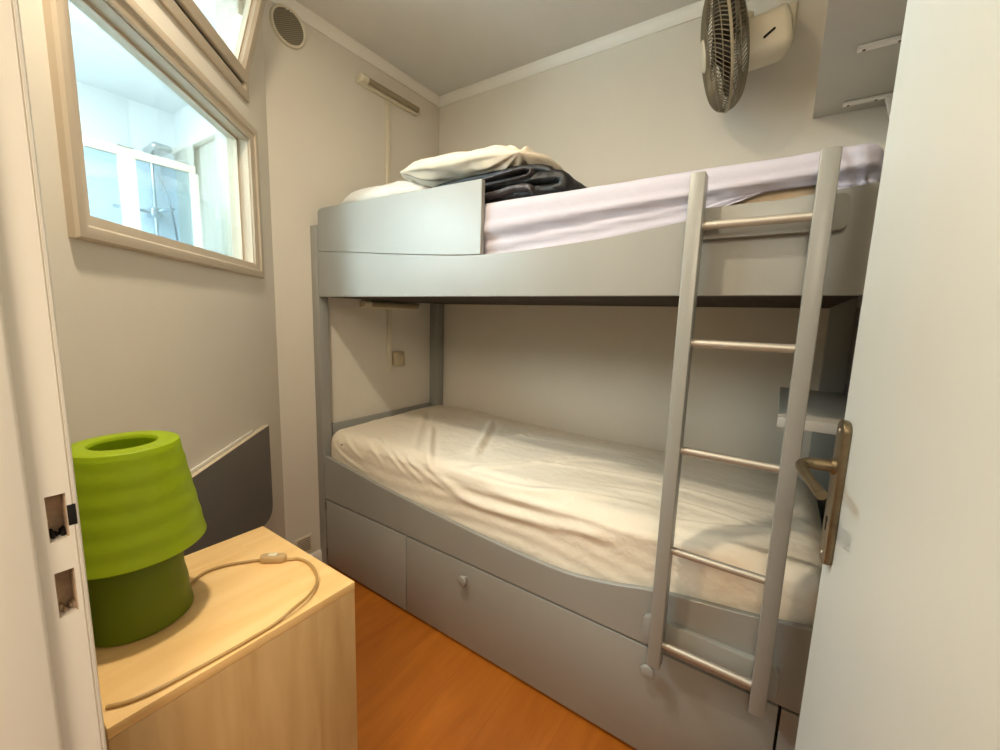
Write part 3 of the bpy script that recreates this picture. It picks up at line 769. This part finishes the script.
# ------------------------------------------------------------------ grey panel on the window wall
hp = thing('wall_panel', tuple(TW @ Vector((.6, .012, .4))), 'dark grey board with pale top edge on the wall under the window', 'panel')
pts = [(1.12, .776), (.160, .776)] + [(.160 + .0 + (.05 * (1 - math.cos(a))), .455 - .05 * math.sin(a)) for a in np.linspace(0, PI / 2, 8)] + [(1.12, .405)]
obj('board', MB().prism([(p[0] + .020, p[1]) for p in pts], 'y', .001, .019, .0008, seg=1, T=TW), 'greyd', hp)
obj('top_edge', MB().box(.180, 1.138, .001, .0195, .7762, .7785, .0004, T=TW), 'edge', hp)
tl = MB().box(.30, 1.09, .0008, .008, .7786, .790, .001, T=TW)
obj('seal_strip', tl, 'white', hp)

# ------------------------------------------------------------------ bedside cabinet
NZ = .706; nx0, nx1, ny0, ny1 = .774, 1.128, -1.797, -1.438
ns = thing('bedside_cabinet', (.95, -1.62, 0), 'pale birch bedside cabinet beside the door jamb', 'bedside cabinet')
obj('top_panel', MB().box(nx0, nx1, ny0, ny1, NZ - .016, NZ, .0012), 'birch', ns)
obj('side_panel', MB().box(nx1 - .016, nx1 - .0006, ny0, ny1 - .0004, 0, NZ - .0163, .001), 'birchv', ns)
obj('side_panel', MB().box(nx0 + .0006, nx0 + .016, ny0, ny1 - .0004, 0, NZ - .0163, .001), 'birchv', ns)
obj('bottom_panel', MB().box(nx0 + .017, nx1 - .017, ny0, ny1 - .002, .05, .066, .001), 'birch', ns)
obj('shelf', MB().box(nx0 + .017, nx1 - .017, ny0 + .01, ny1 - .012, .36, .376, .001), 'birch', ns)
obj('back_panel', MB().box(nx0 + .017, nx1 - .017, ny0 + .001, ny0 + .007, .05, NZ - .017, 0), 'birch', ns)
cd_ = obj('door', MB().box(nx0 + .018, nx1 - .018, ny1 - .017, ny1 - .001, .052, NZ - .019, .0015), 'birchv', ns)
obj('knob', MB().lathe([(.005, 0), (.005, .012), (.012, .016), (.013, .022), (.008, .026), (0, .027)], 20, T=Matrix.Translation((nx0 + .05, ny1 - .001, .52)) @ Matrix.Rotation(-PI / 2, 4, 'X')), 'metal', cd_)
# ------------------------------------------------------------------ green lamp
LX, LY = .918, -1.7085
lp = thing('table_lamp', (LX, LY, NZ), 'lime green plastic lamp with stepped shade on the birch cabinet', 'lamp')
TL = Matrix.Translation((LX, LY, NZ + .0006))
def stepped(z0, z1, r0, r1, n, step):
    """tapering wall in n rings, each ring flaring slightly outward at its foot"""
    p = []
    for k in range(n):
        for t in (0, .1, .2, .3, .4, .5, .6, .7, .8, .9):
            f = (k + t) / n; z = z0 + (z1 - z0) * f; r = r0 + (r1 - r0) * f
            p.append((r + step * math.cos(2 * PI * t) * .5, z))
    p.append((r1, z1)); return p
foot = [(0, 0), (.069, 0), (.0715, .002)] + stepped(.004, .145, .0725, .0575, 3, .0012) + [(.050, .149), (0, .149)]
obj('foot', MB().lathe(foot, 72, TL), 'lampd', lp)
sh_o = stepped(.132, .297, .0985, .0715, 5, .0009)
shp = [(.093, .131), (.0965, .1295)] + sh_o + [(.0705, .3010), (.067, .3030), (.048, .3040), (.0435, .3030), (.0415, .300), (.0415, .297)] + [(.060, .294), (.066, .290)] + [(r - .0045, z) for r, z in sh_o[::-1][5:]]
obj('shade', MB().lathe(shp, 72, TL, closed=True), 'lamp', lp)
obj('bulb', MB().lathe([(0, .150), (.012, .150), (.013, .180), (.022, .205), (.028, .230), (.022, .252), (0, .260)], 24, TL), 'plastic', lp)
# flex and inline switch
fx = [(.905, -1.640), (.884, -1.614), (.876, -1.592), (.884, -1.562), (.907, -1.528), (.921, -1.512), (.957, -1.483), (.978, -1.464), (1.012, -1.461), (1.056, -1.475), (1.088, -1.494), (1.108, -1.522), (1.117, -1.552),
      (1.121, -1.590), (1.122, -1.630), (1.121, -1.668), (1.119, -1.70), (1.115, -1.741), (1.107, -1.770), (1.094, -1.790)]
fpath = [(x, y, NZ + .0035 + (.006 if 8 < i < 13 else 0)) for i, (x, y) in enumerate(fx)]
fp = [tuple(p) for p in catmull(fpath, 6)]
obj('flex', MB().tube(fp, .0026, 10), 'cord', lp)
sw_c = Vector((.939, -1.4975, NZ + .0085)); sd = Vector((.036, .029, 0)).normalized()
TSW = Matrix(((sd.x, -sd.y, 0, sw_c.x), (sd.y, sd.x, 0, sw_c.y), (0, 0, 1, sw_c.z), (0, 0, 0, 1)))
s_ = MB().prism(rrect(-.026, .026, -.0095, .0095, .009, 6), 'z', -.007, .006, .003, T=TSW)
obj('inline_switch', s_, 'switch', lp)
obj('switch_rocker', MB().box(-.009, .009, -.005, .005, .005, .0085, .0015, T=TSW), 'plastic', lp)

# ------------------------------------------------------------------ hall outside the doorway
struct('wall_hall', MB().box(-.2, 3.4, -4.2, -4.1, 0, H, 0), 'wall')

# ------------------------------------------------------------------ light
def area(name, loc, target, sx, sy, power, col):
    L = bpy.data.lights.new(name, 'AREA'); L.shape = 'RECTANGLE'; L.size = sx; L.size_y = sy; L.energy = power; L.color = col
    o = bpy.data.objects.new(name, L); COL.objects.link(o); o.location = loc
    o.rotation_euler = (Vector(target) - Vector(loc)).to_track_quat('-Z', 'Y').to_euler(); return o
area('bathroom_overhead_fill', (-.45, -1.85, 2.40), (-.45, -1.85, 0), .8, .6, 53, (.76, .92, 1.0))  # unseen cool light added overhead to brighten the bathroom
def point(name, loc, power, col, r):
    L = bpy.data.lights.new(name, 'POINT'); L.energy = power; L.shadow_soft_size = r; L.color = col
    o = bpy.data.objects.new(name, L); COL.objects.link(o); o.location = loc; return o
point('bathroom_side_fill', (-.35, -2.15, 1.85), 46, (.74, .92, 1.0), .2)  # unseen soft light added to lift the bathroom walls and ceiling
area('hall_lamp', (2.05, -2.75, 2.1), (1.2, -1.5, .9), .6, .6, 21, (1.0, .84, .63))
area('bathroom_daylight', (-1.45, -.62, 1.65), (-1.45, -2.0, 1.65), 1.1, 1.7, 1.5, (.90, .97, 1.0))
rl = area('room_ceiling_lamp', (1.02, -1.62, 2.40), (1.02, -1.62, 0), .10, .10, 15, (1.0, .88, .70)); rl.data.shape = 'DISK'

w = bpy.data.worlds.new('world'); SC.world = w; w.use_nodes = True
w.node_tree.nodes['Background'].inputs[0].default_value = (1.0, .92, .82, 1)
w.node_tree.nodes['Background'].inputs[1].default_value = .4

# ------------------------------------------------------------------ camera
R_ = ((.825, .565, .030), (-.104, .098, .990), (-.556, .819, -.139))
yaw, pit, rol = math.radians(-34.15924692), math.radians(8.01377178), math.radians(1.75128502)
fw = Vector((math.sin(yaw) * math.cos(pit), math.cos(yaw) * math.cos(pit), -math.sin(pit)))
rt = Vector((math.cos(yaw), -math.sin(yaw), 0)); up = rt.cross(fw)
r2 = rt * math.cos(rol) + up * math.sin(rol); u2 = -rt * math.sin(rol) + up * math.cos(rol)
cd = bpy.data.cameras.new('camera'); co = bpy.data.objects.new('camera', cd); COL.objects.link(co)
cd.sensor_width = 36; cd.sensor_fit = 'HORIZONTAL'; cd.lens = 412.789948625971 * 36 / 1000; cd.clip_start = .02
Mx = Matrix(((r2.x, u2.x, -fw.x, CAM.x), (r2.y, u2.y, -fw.y, CAM.y), (r2.z, u2.z, -fw.z, CAM.z), (0, 0, 0, 1)))
co.matrix_world = Mx
SC.camera = co
vs_ = SC.view_settings
SC.display_settings.display_device = 'sRGB'
vs_.view_transform = 'Standard'; vs_.look = 'None'; vs_.exposure = 0.12; vs_.gamma = 1; vs_.use_curve_mapping = False
